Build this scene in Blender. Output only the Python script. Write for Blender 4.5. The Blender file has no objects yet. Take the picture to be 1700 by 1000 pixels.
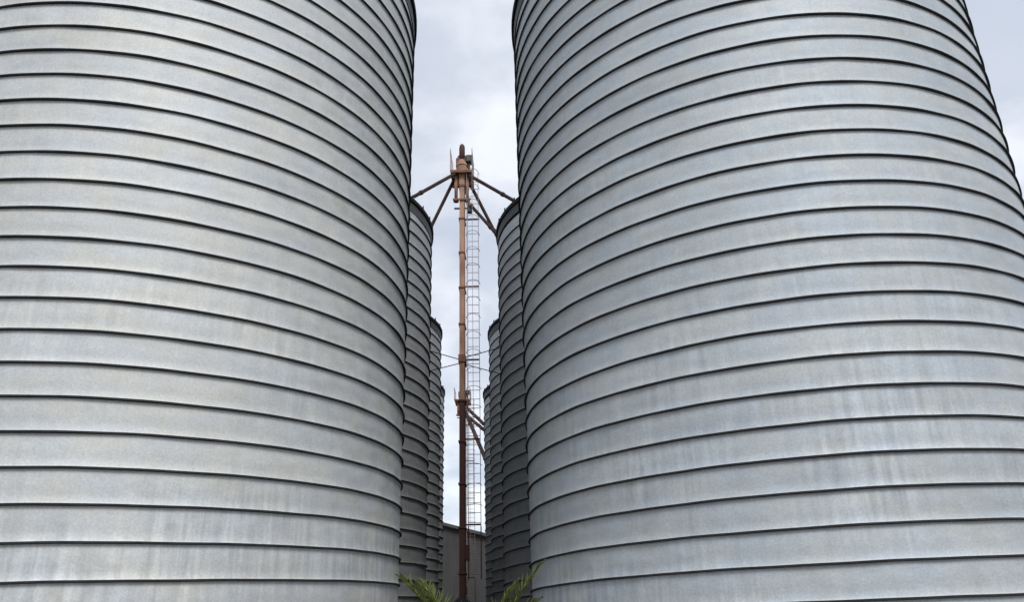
import bpy, bmesh, math, random
from mathutils import Vector, Matrix
random.seed(7)
S = bpy.context.scene
COL = S.collection
PI = math.pi

# ------------------------------------------------------------------ camera
CAM_Z = 1.6
pit, rol = 0.3623, -0.0251
cam = bpy.data.cameras.new('camera')
cam.sensor_width = 36.0
cam.lens = 1274.16 / 1700 * 36.0
cam.shift_y = 47.2 / 1700
cam.clip_start, cam.clip_end = 0.1, 3000
co = bpy.data.objects.new('camera', cam)
COL.objects.link(co)
rt = Vector((math.cos(rol), -math.sin(rol) * math.sin(pit), math.sin(rol) * math.cos(pit)))
up = Vector((-math.sin(rol), -math.cos(rol) * math.sin(pit), math.cos(rol) * math.cos(pit)))
fw = Vector((0, math.cos(pit), math.sin(pit)))
m = Matrix.Identity(4)
for i in range(3):
    m[i][0], m[i][1], m[i][2] = rt[i], up[i], -fw[i]
m[2][3] = CAM_Z
co.matrix_world = m
S.camera = co

# ------------------------------------------------------------------ light
SUN_EL, SUN_AZ = math.radians(46), math.radians(163)      # azimuth clockwise from +Y
S.view_settings.view_transform = 'Standard'
S.view_settings.look = 'None'
S.view_settings.gamma = 1.0
S.view_settings.use_curve_mapping = False
S.view_settings.exposure = 0.7
W = bpy.data.worlds.new('World')
S.world = W
W.use_nodes = True
nt = W.node_tree
nt.nodes.clear()
def N(tree, typ, **kw):
    n = tree.nodes.new(typ)
    for k, v in kw.items():
        setattr(n, k, v)
    return n
wo = N(nt, 'ShaderNodeOutputWorld')
bg = N(nt, 'ShaderNodeBackground')
bg.inputs['Strength'].default_value = 0.1
sky = N(nt, 'ShaderNodeTexSky', sky_type='NISHITA')
sky.sun_disc = False
sky.sun_elevation = SUN_EL
sky.sun_rotation = SUN_AZ
sky.air_density, sky.dust_density, sky.ozone_density = 1.0, 1.5, 1.0
# broken cloud layer: view direction projected on a flat cloud deck
tc = N(nt, 'ShaderNodeTexCoord')
sp = N(nt, 'ShaderNodeSeparateXYZ')
nt.links.new(tc.outputs['Generated'], sp.inputs[0])
ab = N(nt, 'ShaderNodeMath', operation='ABSOLUTE'); nt.links.new(sp.outputs['Z'], ab.inputs[0])
ad = N(nt, 'ShaderNodeMath', operation='ADD'); nt.links.new(ab.outputs[0], ad.inputs[0]); ad.inputs[1].default_value = 0.35
dx = N(nt, 'ShaderNodeMath', operation='DIVIDE'); nt.links.new(sp.outputs['X'], dx.inputs[0]); nt.links.new(ad.outputs[0], dx.inputs[1])
dy = N(nt, 'ShaderNodeMath', operation='DIVIDE'); nt.links.new(sp.outputs['Y'], dy.inputs[0]); nt.links.new(ad.outputs[0], dy.inputs[1])
cb = N(nt, 'ShaderNodeCombineXYZ'); nt.links.new(dx.outputs[0], cb.inputs[0]); nt.links.new(dy.outputs[0], cb.inputs[1])
cb.inputs[2].default_value = 3.7
n1 = N(nt, 'ShaderNodeTexNoise'); n1.inputs['Scale'].default_value = 2.6; n1.inputs['Detail'].default_value = 6; n1.inputs['Roughness'].default_value = 0.5
nt.links.new(cb.outputs[0], n1.inputs['Vector'])
n2 = N(nt, 'ShaderNodeTexNoise'); n2.inputs['Scale'].default_value = 5.5; n2.inputs['Detail'].default_value = 7; n2.inputs['Roughness'].default_value = 0.5
nt.links.new(cb.outputs[0], n2.inputs['Vector'])
r1 = N(nt, 'ShaderNodeValToRGB')                    # cloud tone: grey-lavender to white
r1.color_ramp.elements[0].position = 0.40; r1.color_ramp.elements[0].color = (4.25, 4.6, 5.25, 1)
r1.color_ramp.elements[1].position = 0.63; r1.color_ramp.elements[1].color = (6.2, 6.4, 6.8, 1)
nt.links.new(n2.outputs['Fac'], r1.inputs[0])
r2 = N(nt, 'ShaderNodeValToRGB')                    # how much blue sky shows between
r2.color_ramp.elements[0].position = 0.30; r2.color_ramp.elements[0].color = (0.74, 0.74, 0.74, 1)
r2.color_ramp.elements[1].position = 0.60; r2.color_ramp.elements[1].color = (0.97, 0.97, 0.97, 1)
nt.links.new(n1.outputs['Fac'], r2.inputs[0])
mx = N(nt, 'ShaderNodeMix', data_type='RGBA')
nt.links.new(r2.outputs['Color'], mx.inputs[0])
nt.links.new(sky.outputs[0], mx.inputs[6]); nt.links.new(r1.outputs['Color'], mx.inputs[7])
nt.links.new(mx.outputs[2], bg.inputs['Color'])
nt.links.new(bg.outputs[0], wo.inputs[0])

sun = bpy.data.lights.new('sun', 'SUN')
sun.energy = 1.5
sun.angle = math.radians(25)
sun.color = (1.0, 0.97, 0.92)
so = bpy.data.objects.new('sun', sun)
COL.objects.link(so)
sd = Vector((math.sin(SUN_AZ) * math.cos(SUN_EL), math.cos(SUN_AZ) * math.cos(SUN_EL), math.sin(SUN_EL)))
so.rotation_euler = sd.to_track_quat('Z', 'Y').to_euler()
so.location = (20, -20, 40)

# ------------------------------------------------------------------ materials
def mat(name, base, rough=0.6, metal=0.0, vary=0.25, scale=3.0, squash=1.0, bump=0.0, bump_scale=20.0, tint=None, tint_amt=0.0, tint_scale=2.0, spec=0.5):
    M = bpy.data.materials.new(name); M.use_nodes = True
    t = M.node_tree; b = t.nodes['Principled BSDF']
    b.inputs['Metallic'].default_value = metal
    b.inputs['Specular IOR Level'].default_value = spec
    g = N(t, 'ShaderNodeNewGeometry')
    mp = N(t, 'ShaderNodeMapping'); mp.inputs['Scale'].default_value = (1, 1, squash)
    t.links.new(g.outputs['Position'], mp.inputs[0])
    n = N(t, 'ShaderNodeTexNoise'); n.inputs['Scale'].default_value = scale; n.inputs['Detail'].default_value = 6; n.inputs['Roughness'].default_value = 0.6
    t.links.new(mp.outputs[0], n.inputs['Vector'])
    rp = N(t, 'ShaderNodeValToRGB')
    lo = tuple(c * (1 - vary) for c in base); hi = tuple(min(1, c * (1 + vary)) for c in base)
    rp.color_ramp.elements[0].position = 0.3; rp.color_ramp.elements[0].color = (*lo, 1)
    rp.color_ramp.elements[1].position = 0.7; rp.color_ramp.elements[1].color = (*hi, 1)
    t.links.new(n.outputs['Fac'], rp.inputs[0])
    out = rp.outputs['Color']
    if tint:
        n3 = N(t, 'ShaderNodeTexNoise'); n3.inputs['Scale'].default_value = tint_scale; n3.inputs['Detail'].default_value = 8; n3.inputs['Roughness'].default_value = 0.65
        t.links.new(mp.outputs[0], n3.inputs['Vector'])
        r3 = N(t, 'ShaderNodeValToRGB')
        r3.color_ramp.elements[0].position = 0.45; r3.color_ramp.elements[0].color = (0, 0, 0, 1)
        r3.color_ramp.elements[1].position = 0.62; r3.color_ramp.elements[1].color = (tint_amt,) * 3 + (1,)
        t.links.new(n3.outputs['Fac'], r3.inputs[0])
        q = N(t, 'ShaderNodeMix', data_type='RGBA')
        t.links.new(r3.outputs['Color'], q.inputs[0]); t.links.new(out, q.inputs[6]); q.inputs[7].default_value = (*tint, 1)
        out = q.outputs[2]
    t.links.new(out, b.inputs['Base Color'])
    rr = N(t, 'ShaderNodeMapRange'); rr.inputs['To Min'].default_value = max(0, rough - .1); rr.inputs['To Max'].default_value = min(1, rough + .1)
    t.links.new(n.outputs['Fac'], rr.inputs[0]); t.links.new(rr.outputs[0], b.inputs['Roughness'])
    if bump:
        n4 = N(t, 'ShaderNodeTexNoise'); n4.inputs['Scale'].default_value = bump_scale; n4.inputs['Detail'].default_value = 5
        t.links.new(mp.outputs[0], n4.inputs['Vector'])
        bp = N(t, 'ShaderNodeBump'); bp.inputs['Strength'].default_value = bump; bp.inputs['Distance'].default_value = 0.02
        t.links.new(n4.outputs['Fac'], bp.inputs['Height']); t.links.new(bp.outputs[0], b.inputs['Normal'])
    return M

def galvanised():
    """weathered spiral-seam zinc sheet: mottled, rain-streaked, slightly oil-canned"""
    M = bpy.data.materials.new('weathered_galvanised_sheet'); M.use_nodes = True
    t = M.node_tree; b = t.nodes['Principled BSDF']
    g = N(t, 'ShaderNodeNewGeometry'); oi = N(t, 'ShaderNodeObjectInfo')
    def noise(sx, sz, detail, rough, off=0.0, rnd=0.0):
        mp = N(t, 'ShaderNodeMapping'); mp.inputs['Scale'].default_value = (sx, sx, sz); mp.inputs['Location'].default_value = (off, off * 1.7, off * .3)
        v = g.outputs['Position']
        if rnd:
            mu = N(t, 'ShaderNodeMath', operation='MULTIPLY'); mu.inputs[1].default_value = rnd
            t.links.new(oi.outputs['Random'], mu.inputs[0])
            va = N(t, 'ShaderNodeVectorMath', operation='ADD')
            t.links.new(v, va.inputs[0]); t.links.new(mu.outputs[0], va.inputs[1]); v = va.outputs[0]
        t.links.new(v, mp.inputs[0])
        n = N(t, 'ShaderNodeTexNoise'); n.inputs['Scale'].default_value = 1; n.inputs['Detail'].default_value = detail; n.inputs['Roughness'].default_value = rough
        t.links.new(mp.outputs[0], n.inputs['Vector'])
        return n.outputs['Fac']
    def rng(src, a, bb, c, d):
        r = N(t, 'ShaderNodeMapRange'); r.inputs['From Min'].default_value = a; r.inputs['From Max'].default_value = bb
        r.inputs['To Min'].default_value = c; r.inputs['To Max'].default_value = d; t.links.new(src, r.inputs[0]); return r.outputs[0]
    def mul(a, bb):
        r = N(t, 'ShaderNodeMath', operation='MULTIPLY'); t.links.new(a, r.inputs[0]); t.links.new(bb, r.inputs[1]); return r.outputs[0]
    big = noise(0.9, 1.6, 4, 0.55)                         # large patches
    mid = noise(4.0, 7.0, 6, 0.6, 5.1, 9.0)                # mottling, differs from turn to turn
    streak = noise(11.0, 0.9, 4, 0.6, 2.3, 7.0)            # vertical rain streaks
    where = noise(0.55, 0.8, 2, 0.5, 8.8)                  # streaks only in places
    speck = noise(42.0, 48.0, 4, 0.75, 1.1)                 # grain / spangle
    st = rng(streak, 0.35, 0.65, -1.0, 1.0)
    wh = rng(where, 0.42, 0.60, 0.02, 0.15)
    sz = N(t, 'ShaderNodeSeparateXYZ'); t.links.new(g.outputs['Position'], sz.inputs[0])
    wh = mul(wh, rng(sz.outputs['Z'], 3.4, 5.6, 1.0, 0.3))           # run-off wear is stronger on the lower turns
    v = mul(rng(big, .3, .7, .95, 1.05), rng(mid, .3, .7, .915, 1.075))
    v = mul(v, rng(speck, .3, .7, .86, 1.14))
    v = mul(v, rng(oi.outputs['Random'], 0, 1, .955, 1.045))
    s1 = N(t, 'ShaderNodeMath', operation='MULTIPLY_ADD'); t.links.new(st, s1.inputs[0]); t.links.new(wh, s1.inputs[1]); s1.inputs[2].default_value = 1.0
    v = mul(v, s1.outputs[0])
    cr = N(t, 'ShaderNodeValToRGB')
    cr.color_ramp.elements[0].position = .36; cr.color_ramp.elements[0].color = (0.51, 0.52, 0.512, 1)
    cr.color_ramp.elements[1].position = .64; cr.color_ramp.elements[1].color = (0.48, 0.508, 0.543, 1)
    t.links.new(noise(1.3, 2.6, 4, .55, 12.0, 3.0), cr.inputs[0])
    vm = N(t, 'ShaderNodeVectorMath', operation='SCALE'); t.links.new(cr.outputs[0], vm.inputs[0]); t.links.new(v, vm.inputs['Scale'])
    tm = N(t, 'ShaderNodeVectorMath', operation='MULTIPLY')          # each silo's own sheet tint (object colour)
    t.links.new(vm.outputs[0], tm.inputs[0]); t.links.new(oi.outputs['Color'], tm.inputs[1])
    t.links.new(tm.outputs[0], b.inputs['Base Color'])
    b.inputs['Metallic'].default_value = 0.40
    t.links.new(rng(mid, .3, .7, .64, .78), b.inputs['Roughness'])
    # dents and oil-canning
    h1 = noise(2.2, 3.2, 2, .5, 3.3, 5.0); h2 = noise(14.0, 3.0, 3, .5, 7.7, 5.0)
    ha = N(t, 'ShaderNodeMath', operation='MULTIPLY_ADD'); t.links.new(h2, ha.inputs[0]); ha.inputs[1].default_value = 0.10; t.links.new(h1, ha.inputs[2])
    bp = N(t, 'ShaderNodeBump'); bp.inputs['Strength'].default_value = 0.4; bp.inputs['Distance'].default_value = 0.03
    t.links.new(ha.outputs[0], bp.inputs['Height']); t.links.new(bp.outputs[0], b.inputs['Normal'])
    return M

MAT = {
    'zinc': galvanised(),
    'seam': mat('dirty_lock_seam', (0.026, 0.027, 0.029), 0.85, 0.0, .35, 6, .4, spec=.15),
    'eave': mat('dark_weathered_eave_steel', (0.016, 0.017, 0.02), 0.85, 0, .3, 4, spec=.1),
    'skirt': mat('dull_grey_skirt_steel', (0.07, 0.072, 0.076), 0.7, .2, .2, 3, spec=.3),
    'roof': mat('grey_roof_sheet', (0.42, 0.43, 0.44), 0.5, .7, .15, 2),
    'concrete': mat('stained_concrete', (0.28, 0.27, 0.25), 0.9, 0, .2, 2.5, 1, .4, 25, (0.13, 0.12, 0.11), .6, .7),
    'ground': mat('dusty_yard', (0.13, 0.12, 0.105), 0.95, 0, .25, .6, 1, .5, 9, (0.12, 0.11, 0.09), .7, .25),
    'tan': mat('faded_rusty_tan_paint', (0.33, 0.195, 0.135), 0.7, .1, .25, 5, .35, .2, 30, (0.17, 0.08, 0.05), .8, 3.0),
    'redox_shade': mat('red_oxide_paint_with_shade', (0.070, 0.024, 0.022), 0.75, .1, .3, 5, .35, .2, 30, (0.05, 0.026, 0.022), .6, 2.5),  # red paint, darkened with the alley shade of the lower mast
    'rust': mat('brown_rust', (0.22, 0.10, 0.06), 0.8, .1, .35, 6, .6, .3, 30, (0.11, 0.05, 0.035), .8, 4.0),
    'pipe': mat('dark_grain_spout_steel', (0.030, 0.020, 0.019), 0.8, 0, .3, 4, 1, 0, 20, (0.085, 0.045, 0.032), .7, .9, spec=.15),
    'dark': mat('black_motor_paint', (0.025, 0.026, 0.03), 0.5, 0, .2, 4),
    'ladder': mat('grey_ladder_steel', (0.24, 0.20, 0.21), 0.6, .3, .2, 5, 1, 0, 20, (0.24, 0.11, 0.09), .8, .8),
    'shed': mat('grey_sheet_wall', (0.052, 0.052, 0.053), 0.85, 0, .12, 1.2, .3, 0, 20, (0.034, 0.031, 0.029), .7, .8),
    'trim': mat('dark_roof_trim', (0.05, 0.05, 0.052), 0.7, 0, .2, 2),
    'trunk': mat('fibrous_palm_trunk', (0.12, 0.085, 0.055), 0.95, 0, .4, 14, 2, .8, 40),
    'rachis': mat('palm_rachis', (0.20, 0.22, 0.07), 0.55, 0, .2, 12),
    'soil': mat('dark_soil', (0.07, 0.055, 0.04), 1, 0, .3, 8, 1, .6, 30),
}
def leafmat():
    M = mat('palm_leaflet', (0.09, 0.115, 0.03), 0.6, 0, .45, 9)
    b = M.node_tree.nodes['Principled BSDF']
    tr = N(M.node_tree, 'ShaderNodeBsdfTranslucent'); tr.inputs[0].default_value = (0.17, 0.19, 0.035, 1)
    ms = N(M.node_tree, 'ShaderNodeMixShader'); ms.inputs[0].default_value = 0.25
    o = M.node_tree.nodes['Material Output']
    M.node_tree.links.new(b.outputs[0], ms.inputs[1]); M.node_tree.links.new(tr.outputs[0], ms.inputs[2]); M.node_tree.links.new(ms.outputs[0], o.inputs[0])
    return M
MAT['leaf'] = leafmat()

# ------------------------------------------------------------------ mesh helpers
def link(name, me, parent=None, loc=(0, 0, 0), rot=None):
    o = bpy.data.objects.new(name, me)
    COL.objects.link(o)
    o.location = loc
    if rot: o.rotation_euler = rot
    if parent: o.parent = parent
    return o
def mesh_of(name, bm, material, smooth=False):
    me = bpy.data.meshes.new(name)
    bmesh.ops.recalc_face_normals(bm, faces=bm.faces)
    bm.to_mesh(me); bm.free()
    me.materials.append(MAT[material])
    if smooth:
        for p in me.polygons: p.use_smooth = True
    return me
def box(bm, x0, x1, y0, y1, z0, z1, bev=0.0):
    r = bmesh.ops.create_cube(bm, size=1)
    for v in r['verts']:
        v.co = Vector(((x0 + x1) / 2 + v.co.x * (x1 - x0), (y0 + y1) / 2 + v.co.y * (y1 - y0), (z0 + z1) / 2 + v.co.z * (z1 - z0)))
    if bev:
        es = list({e for v in r['verts'] for e in v.link_edges})
        bmesh.ops.bevel(bm, geom=es, offset=bev, segments=1, affect='EDGES')
def tube(bm, a, b, r0, r1=None, seg=10, caps=True):
    a, b = Vector(a), Vector(b); r1 = r0 if r1 is None else r1
    q = (b - a).to_track_quat('Z', 'Y'); A = []; B = []
    for i in range(seg):
        c = Vector((math.cos(2 * PI * i / seg), math.sin(2 * PI * i / seg), 0))
        A.append(bm.verts.new(a + q @ (c * r0))); B.append(bm.verts.new(b + q @ (c * r1)))
    for i in range(seg):
        j = (i + 1) % seg; bm.faces.new((A[i], A[j], B[j], B[i]))
    if caps: bm.faces.new(A[::-1]); bm.faces.new(B)
def polytube(bm, pts, rs, seg=8):
    prev = None
    for k, p in enumerate(pts):
        p = Vector(p); d = (Vector(pts[min(k + 1, len(pts) - 1)]) - Vector(pts[max(k - 1, 0)]))
        q = d.to_track_quat('Z', 'Y'); ring = []
        for i in range(seg):
            a = 2 * PI * i / seg; ring.append(bm.verts.new(p + q @ Vector((math.cos(a) * rs[k], math.sin(a) * rs[k], 0))))
        if prev:
            for i in range(seg):
                j = (i + 1) % seg; bm.faces.new((prev[i], prev[j], ring[j], ring[i]))
        else: bm.faces.new(ring[::-1])
        prev = ring
    bm.faces.new(prev)
def lathe(bm, prof, seg=96, closed=False, cx=0, cy=0):
    rings = []
    for r, z in prof:
        if r < 1e-6: rings.append([bm.verts.new((cx, cy, z))])
        else: rings.append([bm.verts.new((cx + r * math.cos(2 * PI * i / seg), cy + r * math.sin(2 * PI * i / seg), z)) for i in range(seg)])
    n = len(rings)
    for k in range(n if closed else n - 1):
        A, B = rings[k], rings[(k + 1) % n]
        for i in range(seg):
            j = (i + 1) % seg
            if len(A) == 1: bm.faces.new((A[0], B[j], B[i]))
            elif len(B) == 1: bm.faces.new((A[i], A[j], B[0]))
            else: bm.faces.new((A[i], A[j], B[j], B[i]))
def thing(name, label, cat, loc=(0, 0, 0), group=None):
    o = bpy.data.objects.new(name, None); COL.objects.link(o); o.location = loc
    o.empty_display_size = 0.3
    o['label'] = label; o['category'] = cat
    if group: o['group'] = group
    return o

# ------------------------------------------------------------------ ground
bm = bmesh.new()
bmesh.ops.create_grid(bm, x_segments=40, y_segments=40, size=700)
g = link('ground', mesh_of('ground', bm, 'ground')); g['kind'] = 'structure'

# ------------------------------------------------------------------ silos
R, P = 3.944, 0.365
SEG = 192
EAVE = 12.36
def helix_mesh(name, prof, material, closed, v):
    """one turn of a profile (radial offset, height) swept up a helix; it starts on the side away from the yard.
    v picks one of four slightly different hand-of-the-machine wobbles"""
    q = random.Random(100 + v)
    ph = [q.uniform(0, 6.28) for _ in range(6)]
    bm = bmesh.new(); prev = None
    for i in range(SEG + 1):
        th = -PI + 2 * PI * i / SEG; e = min(1, (PI - abs(th)) / .3)
        dz = P * th / (2 * PI) + e * (.0022 * math.sin(6 * th + ph[0]) + .0015 * math.sin(15 * th + ph[1]) + .001 * math.sin(31 * th + ph[2]))
        dr = e * (.0028 * math.sin(9 * th + ph[3]) + .0018 * math.sin(21 * th + ph[4]) + .001 * math.sin(37 * th + ph[5]))
        ring = [bm.verts.new(((R + o + dr) * math.sin(th), -(R + o + dr) * math.cos(th), z + dz)) for o, z in prof]
        if prev:
            n = len(ring)
            for k in range(n if closed else n - 1):
                bm.faces.new((prev[k], ring[k], ring[(k + 1) % n], prev[(k + 1) % n]))
        prev = ring
    me = bpy.data.meshes.new(name); bm.to_mesh(me); bm.free()
    me.materials.append(MAT[material])
    for p in me.polygons: p.use_smooth = not closed
    return me
BANDS = [helix_mesh('band', [(.018, .010), (.0120, .016), (.0080, .028), (.0050, .045), (.0025, .061), (.001, .080), (.0, .10), (.002, .15), (.003, .20), (.002, .26), (.001, P - .060), (.001, P - .038), (.003, P - .022), (.008, P - .011)], 'zinc', False, v) for v in range(4)]
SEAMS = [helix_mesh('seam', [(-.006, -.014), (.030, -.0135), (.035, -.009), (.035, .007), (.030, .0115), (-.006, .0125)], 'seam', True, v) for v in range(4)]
def simple(name, material, fn, smooth=False):
    bm = bmesh.new(); fn(bm); return mesh_of(name, bm, material, smooth)
FOUND = simple('foundation', 'concrete', lambda b: lathe(b, [(0, -.3), (R + .45, -.3), (R + .45, .42), (R + .40, .47), (R - .2, .50), (0, .5)], 96))
SKIRT = simple('skirt', 'skirt', lambda b: lathe(b, [(R - .02, EAVE - .30), (R + .022, EAVE - .30), (R + .026, EAVE), (R - .02, EAVE)], 128, True))
EAVER = simple('eave_ring', 'eave', lambda b: lathe(b, [(R - .03, EAVE - .02), (R + .055, EAVE - .035), (R + .07, EAVE - .02), (R + .07, EAVE + .085), (R + .055, EAVE + .10), (R - .03, EAVE + .11)], 128, True))
def roof_fn(b):
    lathe(b, [(R + .045, EAVE + .112), (.45, EAVE + 1.80), (.45, EAVE + 2.05), (0, EAVE + 2.25)], 48)
ROOF = simple('roof', 'roof', roof_fn)
def rib_fn(b):
    for i in range(24):
        a = 2 * PI * (i + .5) / 24; c, s = math.cos(a), math.sin(a)
        tube(b, ((R + .03) * c, (R + .03) * s, EAVE + .14), (.46 * c, .46 * s, EAVE + 1.83), .025, seg=5)
RIBS = simple('roof_ribs', 'roof', rib_fn)
def clip_fn(b):
    for i in range(40):
        a = 2 * PI * (i + .35) / 40; c, s = math.cos(a), math.sin(a)
        r = R + .045
        tube(b, (r * c, r * s, EAVE + .08), (r * c, r * s, EAVE + .19), .022, .016, 6)
CLIPS = simple('eave_clips', 'eave', clip_fn)

def silo(x, y, seam_z, label, tint, dz):
    """seam_z: height of one seam on the side facing -Y"""
    t = thing('grain_silo', label, 'silo', (x, y, 0), 'spiral-seam grain silos in two rows')
    z0 = seam_z % P
    E_ = EAVE + dz
    link('foundation', FOUND, t)
    n = 0
    z = z0 + P
    while z + P * 1.5 < E_ - .02:
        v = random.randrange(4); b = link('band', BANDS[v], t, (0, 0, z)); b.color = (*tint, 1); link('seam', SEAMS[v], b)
        z += P; n += 1
    # closing turn, mostly tucked behind the skirt
    b = link('band', BANDS[0], t, (0, 0, z)) if z + P * 1.5 < E_ + .12 else None
    if b: b.color = (*tint, 1); link('seam', SEAMS[0], b)
    link('skirt', SKIRT, t, (0, 0, dz)); link('eave_ring', EAVER, t, (0, 0, dz))
    r = link('roof', ROOF, t, (0, 0, dz))
    k = link('roof_ribs', RIBS, r); k['kind'] = 'stuff'
    k = link('eave_clips', CLIPS, t, (0, 0, dz)); k['kind'] = 'stuff'
    return t
A = 'on the side away from the mast ladder'
B = 'on the ladder side of the rusty mast'
LS = [(-5.694, 11.428, .4232), (-6.220, 19.6, .105), (-6.731, 27.9, .084), (-7.368, 36.1, .21), (-8.35, 44.4, .12), (-9.2, 52.7, .31)]  # last two are added, out of view, to keep light out of the alley
RS = [(4.149, 12.005, .4765), (3.602, 20.5, .185), (3.023, 29.0, .238), (2.449, 37.5, .05), (2.62, 46.0, .14), (2.5, 54.5, .3)]
LL = ['huge pale spiral-seam steel silo heading the row ' + A,
      'dark second silo behind the pale front silo, ' + A,
      'third silo with a bright sunlit top edge, ' + A,
      'fourth silo, farthest one seen ' + A,
      'added unseen fifth silo darkening the alley, ' + A,
      'added unseen sixth silo darkening the alley, ' + A]
RL = ['huge bluish streaked spiral-seam silo fronting the row ' + B,
      'second silo behind the bluish streaked front one, ' + B,
      'third silo in the row ' + B,
      'fourth silo, its edge cutting the far spouts, ' + B,
      'added unseen fifth silo darkening the alley, ' + B,
      'added unseen sixth silo darkening the alley, ' + B]
WARM, BLUE, OLD, REARB = (1.035, 1.03, 1.01), (.885, .92, .945), (.82, .815, .805), (.77, .78, .79)  # silos behind the front pair take the darker, greyer tints
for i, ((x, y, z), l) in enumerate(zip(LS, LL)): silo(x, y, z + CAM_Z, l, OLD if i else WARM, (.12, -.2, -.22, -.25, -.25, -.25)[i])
for i, ((x, y, z), l) in enumerate(zip(RS, RL)): silo(x, y, z + CAM_Z, l, REARB if i else BLUE, (.05, -.05, -.1, -.15, -.1, -.1)[i])

# ------------------------------------------------------------------ bucket elevators
RUNG = simple('rung', 'ladder', lambda b: tube(b, (-.19, 0, 0), (.19, 0, 0), .010, seg=6))
def hoop_fn(b):
    pts = [(.235 * math.cos(a), -.42 * math.sin(a), 0) for a in [PI * i / 10 for i in range(11)]]
    for p, q in zip(pts, pts[1:]): tube(b, p, q, .009, seg=5)
HOOP = simple('cage_hoop', 'ladder', hoop_fn)
def section_fn(h):
    def f(b):
        box(b, -.085, .085, -.10, .10, 0.012, h - .012, .006)
        box(b, -.085, .085, .25, .45, 0.012, h - .012, .006)
    return f
HS = 1.33
SEC_T = simple('casing_section', 'tan', section_fn(HS)); SEC_R = simple('casing_section', 'redox_shade', section_fn(HS))
def flange_fn(b):
    box(b, -.115, .115, -.13, .13, -.03, .03, .005); box(b, -.115, .115, .22, .48, -.03, .03, .005)
    box(b, -.03, .03, .13, .22, -.02, .02)
FL_T = simple('flange', 'rust', flange_fn); FL_R = simple('flange', 'redox_shade', flange_fn)

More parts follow.
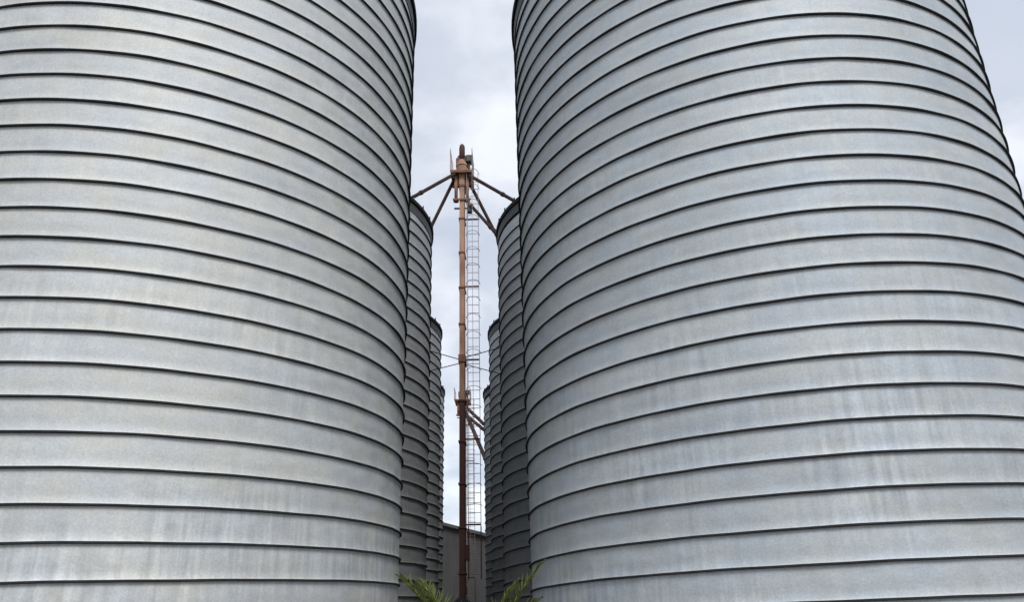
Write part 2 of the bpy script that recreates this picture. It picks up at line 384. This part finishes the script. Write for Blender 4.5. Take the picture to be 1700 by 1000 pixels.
def elevator(x, y, label, spouts, rusty=False, n_tan=6):
    t = thing('bucket_elevator', label, 'grain elevator', (x, y, 0), 'bucket elevator masts between the silo rows')
    A_, H_ = ('rust', 'rust') if rusty else ('tan', 'rust')
    # boot with a pitched hood
    def boot(b):
        vs = [(-.45, -.5, 0), (.45, -.5, 0), (.45, .9, 0), (-.45, .9, 0), (-.45, -.5, 1.95), (.45, -.5, 1.95), (.45, .9, 1.95), (-.45, .9, 1.95), (0, -.5, 2.3), (0, .9, 2.3)]
        v = [b.verts.new(p) for p in vs]
        for f in ((0, 1, 2, 3), (0, 4, 8, 5, 1), (1, 5, 6, 2), (2, 6, 9, 7, 3), (3, 7, 4, 0), (4, 7, 9, 8), (5, 8, 9, 6)): b.faces.new([v[i] for i in f])
    link('boot', simple('boot', 'dark', boot), t)
    z = 1.6; k = 0; secs = 12
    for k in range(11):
        tan = k >= 11 - n_tan  # sections below get the dark red, shade between the silos included in its colour
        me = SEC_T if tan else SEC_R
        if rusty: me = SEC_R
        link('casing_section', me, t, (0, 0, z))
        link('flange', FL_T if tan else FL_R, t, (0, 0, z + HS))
        z += HS
    zt = z                                           # about 16.2
    # upper casing, bulkier, with two discharge chutes hugging it
    link('upper_casing', simple('upper_casing', A_, lambda b: box(b, -.10, .10, -.14, .48, zt + .03, 16.72, .01)), t)
    for sx in (-.21, .19):
        link('discharge_chute', simple('discharge_chute', A_, lambda b: polytube(b, [(sx * .8, -.02, 16.70), (sx, -.04, 16.3), (sx, -.05, 15.66)], [.075, .07, .06], 10), True), t)
        link('chute_collar', simple('chute_collar', H_, lambda b: lathe(b, [(.05, 15.60), (.10, 15.60), (.10, 15.68), (.05, 15.68)], 14, True, sx, -.05)), t)
    link('cross_frame', simple('cross_frame', H_, lambda b: (box(b, -.32, .32, -.16, -.12, 15.62, 15.68), box(b, -.32, .32, .50, .54, 15.62, 15.68))), t)
    # platform and railing
    p = link('platform', simple('platform', H_, lambda b: (box(b, -.40, .38, -.30, .75, 16.70, 16.74), box(b, -.41, .39, -.32, -.29, 16.66, 16.76), box(b, -.41, .39, .74, .78, 16.66, 16.76))), t)
    for px in (-.40, .38):
        for py in (-.30, .20, .74):
            link('railing_post', simple('railing_post', 'ladder', lambda b: tube(b, (px, py, 16.72), (px, py, 17.66), .014, seg=6)), p)
    link('railing_bar', simple('railing_bar', 'ladder', lambda b: [tube(b, (px, -.30, zz), (px, .74, zz), .011, seg=5) for px in (-.40, .38) for zz in (17.62,)]), p)
    # distributor, hood, head pipe
    link('distributor', simple('distributor', H_ if rusty else 'tan', lambda b: lathe(b, [(.0, 16.75), (.16, 16.76), (.19, 16.82), (.19, 17.06), (.22, 17.08), (.12, 17.34), (0, 17.37)], 20), False), t)
    link('head_housing', simple('head_housing', H_, lambda b: (box(b, -.22, .12, -.06, .46, 17.05, 17.45, .03), box(b, -.17, .15, -.02, .42, 17.40, 17.60, .05))), t)
    link('head_pipe', simple('head_pipe', 'redox_shade', lambda b: lathe(b, [(0, 17.30), (.105, 17.30), (.105, 17.88), (.09, 17.97), (.05, 18.03), (0, 18.05)], 16), True), t)
    link('drive_motor', simple('drive_motor', 'dark', lambda b: (box(b, .15, .36, -.15, .15, 17.22, 17.50, .02), tube(b, (.25, 0, 16.74), (.25, 0, 17.22), .05, seg=10))), t)
    # spouts
    for a, e, r in spouts:
        a = Vector(a) - Vector((x, y, 0)); e = Vector(e) - Vector((x, y, 0)); d = (e - a).normalized()
        s = link('spout', simple('spout', 'pipe', lambda b: tube(b, a, e, r, seg=12), True), t)
        L = (e - a).length
        for q in (.02, .42, .80):
            c = a + d * L * q
            link('coupling', simple('coupling', 'rust' if q < .1 else 'pipe', lambda b: tube(b, c - d * .05, c + d * .05, r + .02, seg=12)), s)
    # ladder with safety cage
    lx, ly = .385, -.05
    ld = link('ladder', simple('ladder', 'ladder', lambda b: [box(b, sx - .009, sx + .009, -.025, .025, 4.3, 16.75) for sx in (-.19, .19)]), t, (lx, ly, 0))
    link('lower_rails', simple('lower_rails', 'redox_shade', lambda b: [box(b, sx - .016, sx + .016, -.035, .035, 2.75, 4.298) for sx in (-.19, .19)]), ld)
    zz = 2.9
    while zz < 16.7:
        link('rung', RUNG, ld, (0, 0, zz)); zz += .30
    zz = 4.9
    while zz < 16.7:
        link('cage_hoop', HOOP, ld, (0, -.03, zz)); zz += .62
    for a in (30, 90, 150):
        c = math.radians(a)
        link('cage_strap', simple('cage_strap', 'ladder', lambda b: tube(b, (.235 * math.cos(c), -.42 * math.sin(c) - .03, 4.9), (.235 * math.cos(c), -.42 * math.sin(c) - .03, 16.6), .008, seg=5)), ld)
    for zb in (4.35, 7.0, 9.66, 12.3, 14.9):
        link('ladder_bracket', simple('ladder_bracket', 'redox_shade', lambda b: box(b, .08, lx + .19, -.02, .02, zb - .025, zb + .025)), t)
    link('control_box', simple('control_box', 'redox_shade', lambda b: box(b, .09, .22, -.12, .08, 3.3, 3.75, .01)), t)
    return t

def along(mast, target, s0, z0, s1, z1):
    mx_, my_ = mast; d = Vector((target[0] - mx_, target[1] - my_)).normalized()
    return (mx_ + d.x * s0, my_ + d.y * s0, z0), (mx_ + d.x * s1, my_ + d.y * s1, z1)
M1 = (-1.668, 24.0)
def sp_(m_, tgt, s0, z0, slope, s1, r=.062):
    a, b = along(m_, tgt, s0, z0, s1, z0 - slope * (s1 - s0)); return (a, b, r)
L2, L3, R2, R3 = LS[1][:2], LS[2][:2], RS[1][:2], RS[2][:2]
e1 = elevator(*M1, 'tall rusty tan mast with four grain spouts at its head, behind the palm',
              [sp_(M1, L2, .10, 16.86, .92, 4.2), sp_(M1, R2, .10, 16.80, .90, 4.05),
               sp_(M1, L3, .10, 17.08, 1.37, 3.5), sp_(M1, R3, .15, 16.83, 1.22, 3.62), sp_(M1, R2, .35, 15.40, 1.37, 2.42, .058)])
link('elbow', simple('elbow', 'dark', lambda b: (box(b, .20, .36, -.22, -.02, 15.10, 15.32, .02), box(b, .20, .29, -.20, -.06, 15.32, 15.62, .01))), e1)
for tgt, z in ((L2, 9.70), (L3, 9.62), (R2, 9.78), (R3, 9.58)):
    d = Vector((tgt[0] - M1[0], tgt[1] - M1[1])); D = d.length; d.normalize()
    link('tie_strut', simple('tie_strut', 'pipe', lambda b: tube(b, (d.x * .08, d.y * .08 + .15, z), (d.x * (D - R - .0), d.y * (D - R - .0), z), .015, seg=7)), e1)
link('tie_collar', simple('tie_collar', 'rust', lambda b: box(b, -.118, .118, -.135, .485, 9.56, 9.82)), e1)
M2 = (-3.755, 54.5)
R5, R6 = RS[4][:2], RS[5][:2]
K2 = 1.45                                        # heavier, wider machine than the near one
def shrink(sp):
    a, b, r = sp
    f = lambda p: (M2[0] + (p[0] - M2[0]) / K2, M2[1] + (p[1] - M2[1]) / K2, p[2])
    return f(a), f(b), r
e2 = elevator(*M2, 'far rust-brown mast whose head shows midway up the tan mast',
              [shrink(q) for q in (sp_(M2, R6, .2, 16.3, 1.0, 3.35, .10), sp_(M2, R6, .2, 15.7, .87, 3.15, .10), sp_(M2, R5, .2, 16.1, 1.56, 6.55, .10))], True, 11)
e2.scale = (K2, K2, 1)

# ------------------------------------------------------------------ shed closing the far end
SY = 68.0
sh = thing('grain_shed', 'grey sheet-metal shed gable closing the alley behind the masts', 'shed', (-9.5, SY, 0))
RZ, SL = 10.35, 0.272                              # ridge height, roof slope
def panel_mesh(x0, w):
    bm = bmesh.new(); nx = 10; lo = []; hi = []
    for i in range(nx + 1):
        x = x0 + .004 + (w - .008) * i / nx; dy = -.006 if i % 2 else .006
        lo.append(bm.verts.new((x, dy, 0))); hi.append(bm.verts.new((x, dy, RZ - SL * abs(x) - .05)))
    for i in range(nx): bm.faces.new((lo[i], lo[i + 1], hi[i + 1], hi[i]))
    return mesh_of('wall_panel', bm, 'shed')
for i in range(-16, 16): link('wall_panel', panel_mesh(i * 1.0, 1.0), sh)
def body(b):
    v = [b.verts.new(p) for p in ((-15.9, .06, 0), (15.9, .06, 0), (15.9, .06, RZ - SL * 15.9 - .1), (0, .06, RZ - .1), (-15.9, .06, RZ - SL * 15.9 - .1))]
    w = [b.verts.new(Vector(q.co) + Vector((0, 24, 0))) for q in v]
    b.faces.new(v); b.faces.new(w[::-1])
    for i in range(5): j = (i + 1) % 5; b.faces.new((v[i], w[i], w[j], v[j]))
link('wall_core', simple('wall_core', 'shed', body), sh)
def roofb(b):
    for s in (-1, 1):
        p = [(0, -.35, RZ), (s * 16.4, -.35, RZ - SL * 16.4), (s * 16.4, 24.4, RZ - SL * 16.4), (0, 24.4, RZ)]
        v = [b.verts.new(q) for q in p]; w = [b.verts.new((q[0], q[1], q[2] + .09)) for q in p]
        b.faces.new(v); b.faces.new(w)
        for i in range(4): j = (i + 1) % 4; b.faces.new((v[i], v[j], w[j], w[i]))
rf = link('roof', simple('roof', 'roof', roofb), sh)
def barge(b):
    for s in (-1, 1):
        p = [(0, RZ + .12), (s * 16.5, RZ + .12 - SL * 16.5), (s * 16.5, RZ - .14 - SL * 16.5), (0, RZ - .14)]
        v = [b.verts.new((q[0], -.40, q[1])) for q in p]; w = [b.verts.new((q[0], -.352, q[1])) for q in p]
        b.faces.new(v); b.faces.new(w)
        for i in range(4): j = (i + 1) % 4; b.faces.new((v[i], v[j], w[j], w[i]))
link('barge_board', simple('barge_board', 'trim', barge), rf)

# ------------------------------------------------------------------ palm in the alley mouth
PX, PY = -.40, 6.0
palm = thing('palm_tree', 'young green feather palm growing between the two front silos', 'palm', (PX, PY, 0))
CR = 1.22
link('planting_soil', simple('planting_soil', 'soil', lambda b: lathe(b, [(.75, -.02), (.70, .05), (.4, .10), (0, .12)], 24)), palm)
def trunk(b):
    n = 14; pts = []; rs = []
    for i in range(n + 1):
        f = i / n; pts.append((.02 * math.sin(3 * f), .02 * math.cos(2 * f), .05 + (CR + .02 - .05) * f)); rs.append((.12 - .03 * f) * (1.12 if i % 2 else .92))
    polytube(b, pts, rs, 12)
    for i in range(44):                               # old leaf bases
        a = i * 2.4; z = .2 + .95 * i / 44; r = .095
        c, s = math.cos(a), math.sin(a)
        tube(b, (c * r, s * r, z), (c * (r + .07), s * (r + .07), z + .12), .025, .012, 5)
link('trunk', simple('trunk', 'trunk', trunk), palm)
def frond(az, el, length, droop, seed, n=60, lw=.008, ll=.28):
    """rachis with two rows of narrow folded leaflets"""
    rnd = random.Random(seed)
    h = Vector((math.sin(az), math.cos(az), 0)); side = Vector((math.cos(az), -math.sin(az), 0)); Z = Vector((0, 0, 1))
    steps = 16; p = Vector((0, 0, CR)) + h * .05; pts = [p.copy()]; ang = el
    for i in range(steps):
        p = p + (h * math.cos(ang) + Z * math.sin(ang)) * (length / steps); pts.append(p.copy()); ang -= droop / steps * (0.4 + 1.2 * i / steps)
    bm = bmesh.new(); polytube(bm, pts, [.013 * (1 - .85 * i / steps) + .0015 for i in range(steps + 1)], 6)
    rme = mesh_of('rachis', bm, 'rachis', True)
    bm = bmesh.new()
    for k in range(n):
        f = .16 + .84 * k / (n - 1); x = f * steps; i = min(int(x), steps - 1)
        base = pts[i].lerp(pts[i + 1], x - i); d = (pts[i + 1] - pts[i]).normalized(); nrm = side.cross(d).normalized()
        L = ll * (math.sin(PI * min(1, .18 + .86 * f)) ** .6) * rnd.uniform(.60, 1.12) + .03
        for s in (-1, 1):
            fw_ = .70 + .50 * f + rnd.uniform(-.32, .32)
            dr = (side * s * 1.0 + d * fw_ * 1.1 + nrm * rnd.uniform(-.05, .85)).normalized()
            wv = dr.cross(nrm).normalized() * lw * rnd.uniform(.8, 1.2)
            q = base.copy(); ring = []; dd = dr.copy()
            for j, (w, st) in enumerate(((.45, 0), (1.0, .33), (.75, .34), (0.06, .33))):
                q = q + dd * L * st; dd = (dd - Z * .10).normalized()
                ring.append((bm.verts.new(q - wv * w + nrm * .004 * w), bm.verts.new(q - nrm * .004 * w), bm.verts.new(q + wv * w + nrm * .004 * w)))
            for A2, B2 in zip(ring, ring[1:]):
                bm.faces.new((A2[0], A2[1], B2[1], B2[0])); bm.faces.new((A2[1], A2[2], B2[2], B2[1]))
    lme = bpy.data.meshes.new('leaflets'); bm.to_mesh(lme); bm.free(); lme.materials.append(MAT['leaf'])
    f_ = link('frond', rme, palm); l_ = link('leaflets', lme, f_); l_['kind'] = 'stuff'
D = math.radians
frond(D(-82), D(71), .87, D(40), 1, 54, .0065, .25)
frond(D(-62), D(74), .78, D(32), 5, 46, .0065, .25)
frond(D(84), D(60), .97, D(14), 2, 50, .006, .19)
frond(D(74), D(68), .76, D(20), 3, 42, .006, .19)
frond(D(95), D(56), .74, D(30), 6, 40, .006, .19)
for i in range(13):
    frond(D(20 + i * 137.5), D(28 - 2.2 * i), .95 + .1 * random.random(), D(75), 20 + i)

# ------------------------------------------------------------------ render settings
S.render.engine = 'CYCLES'
S.render.resolution_x, S.render.resolution_y = 1024, 603
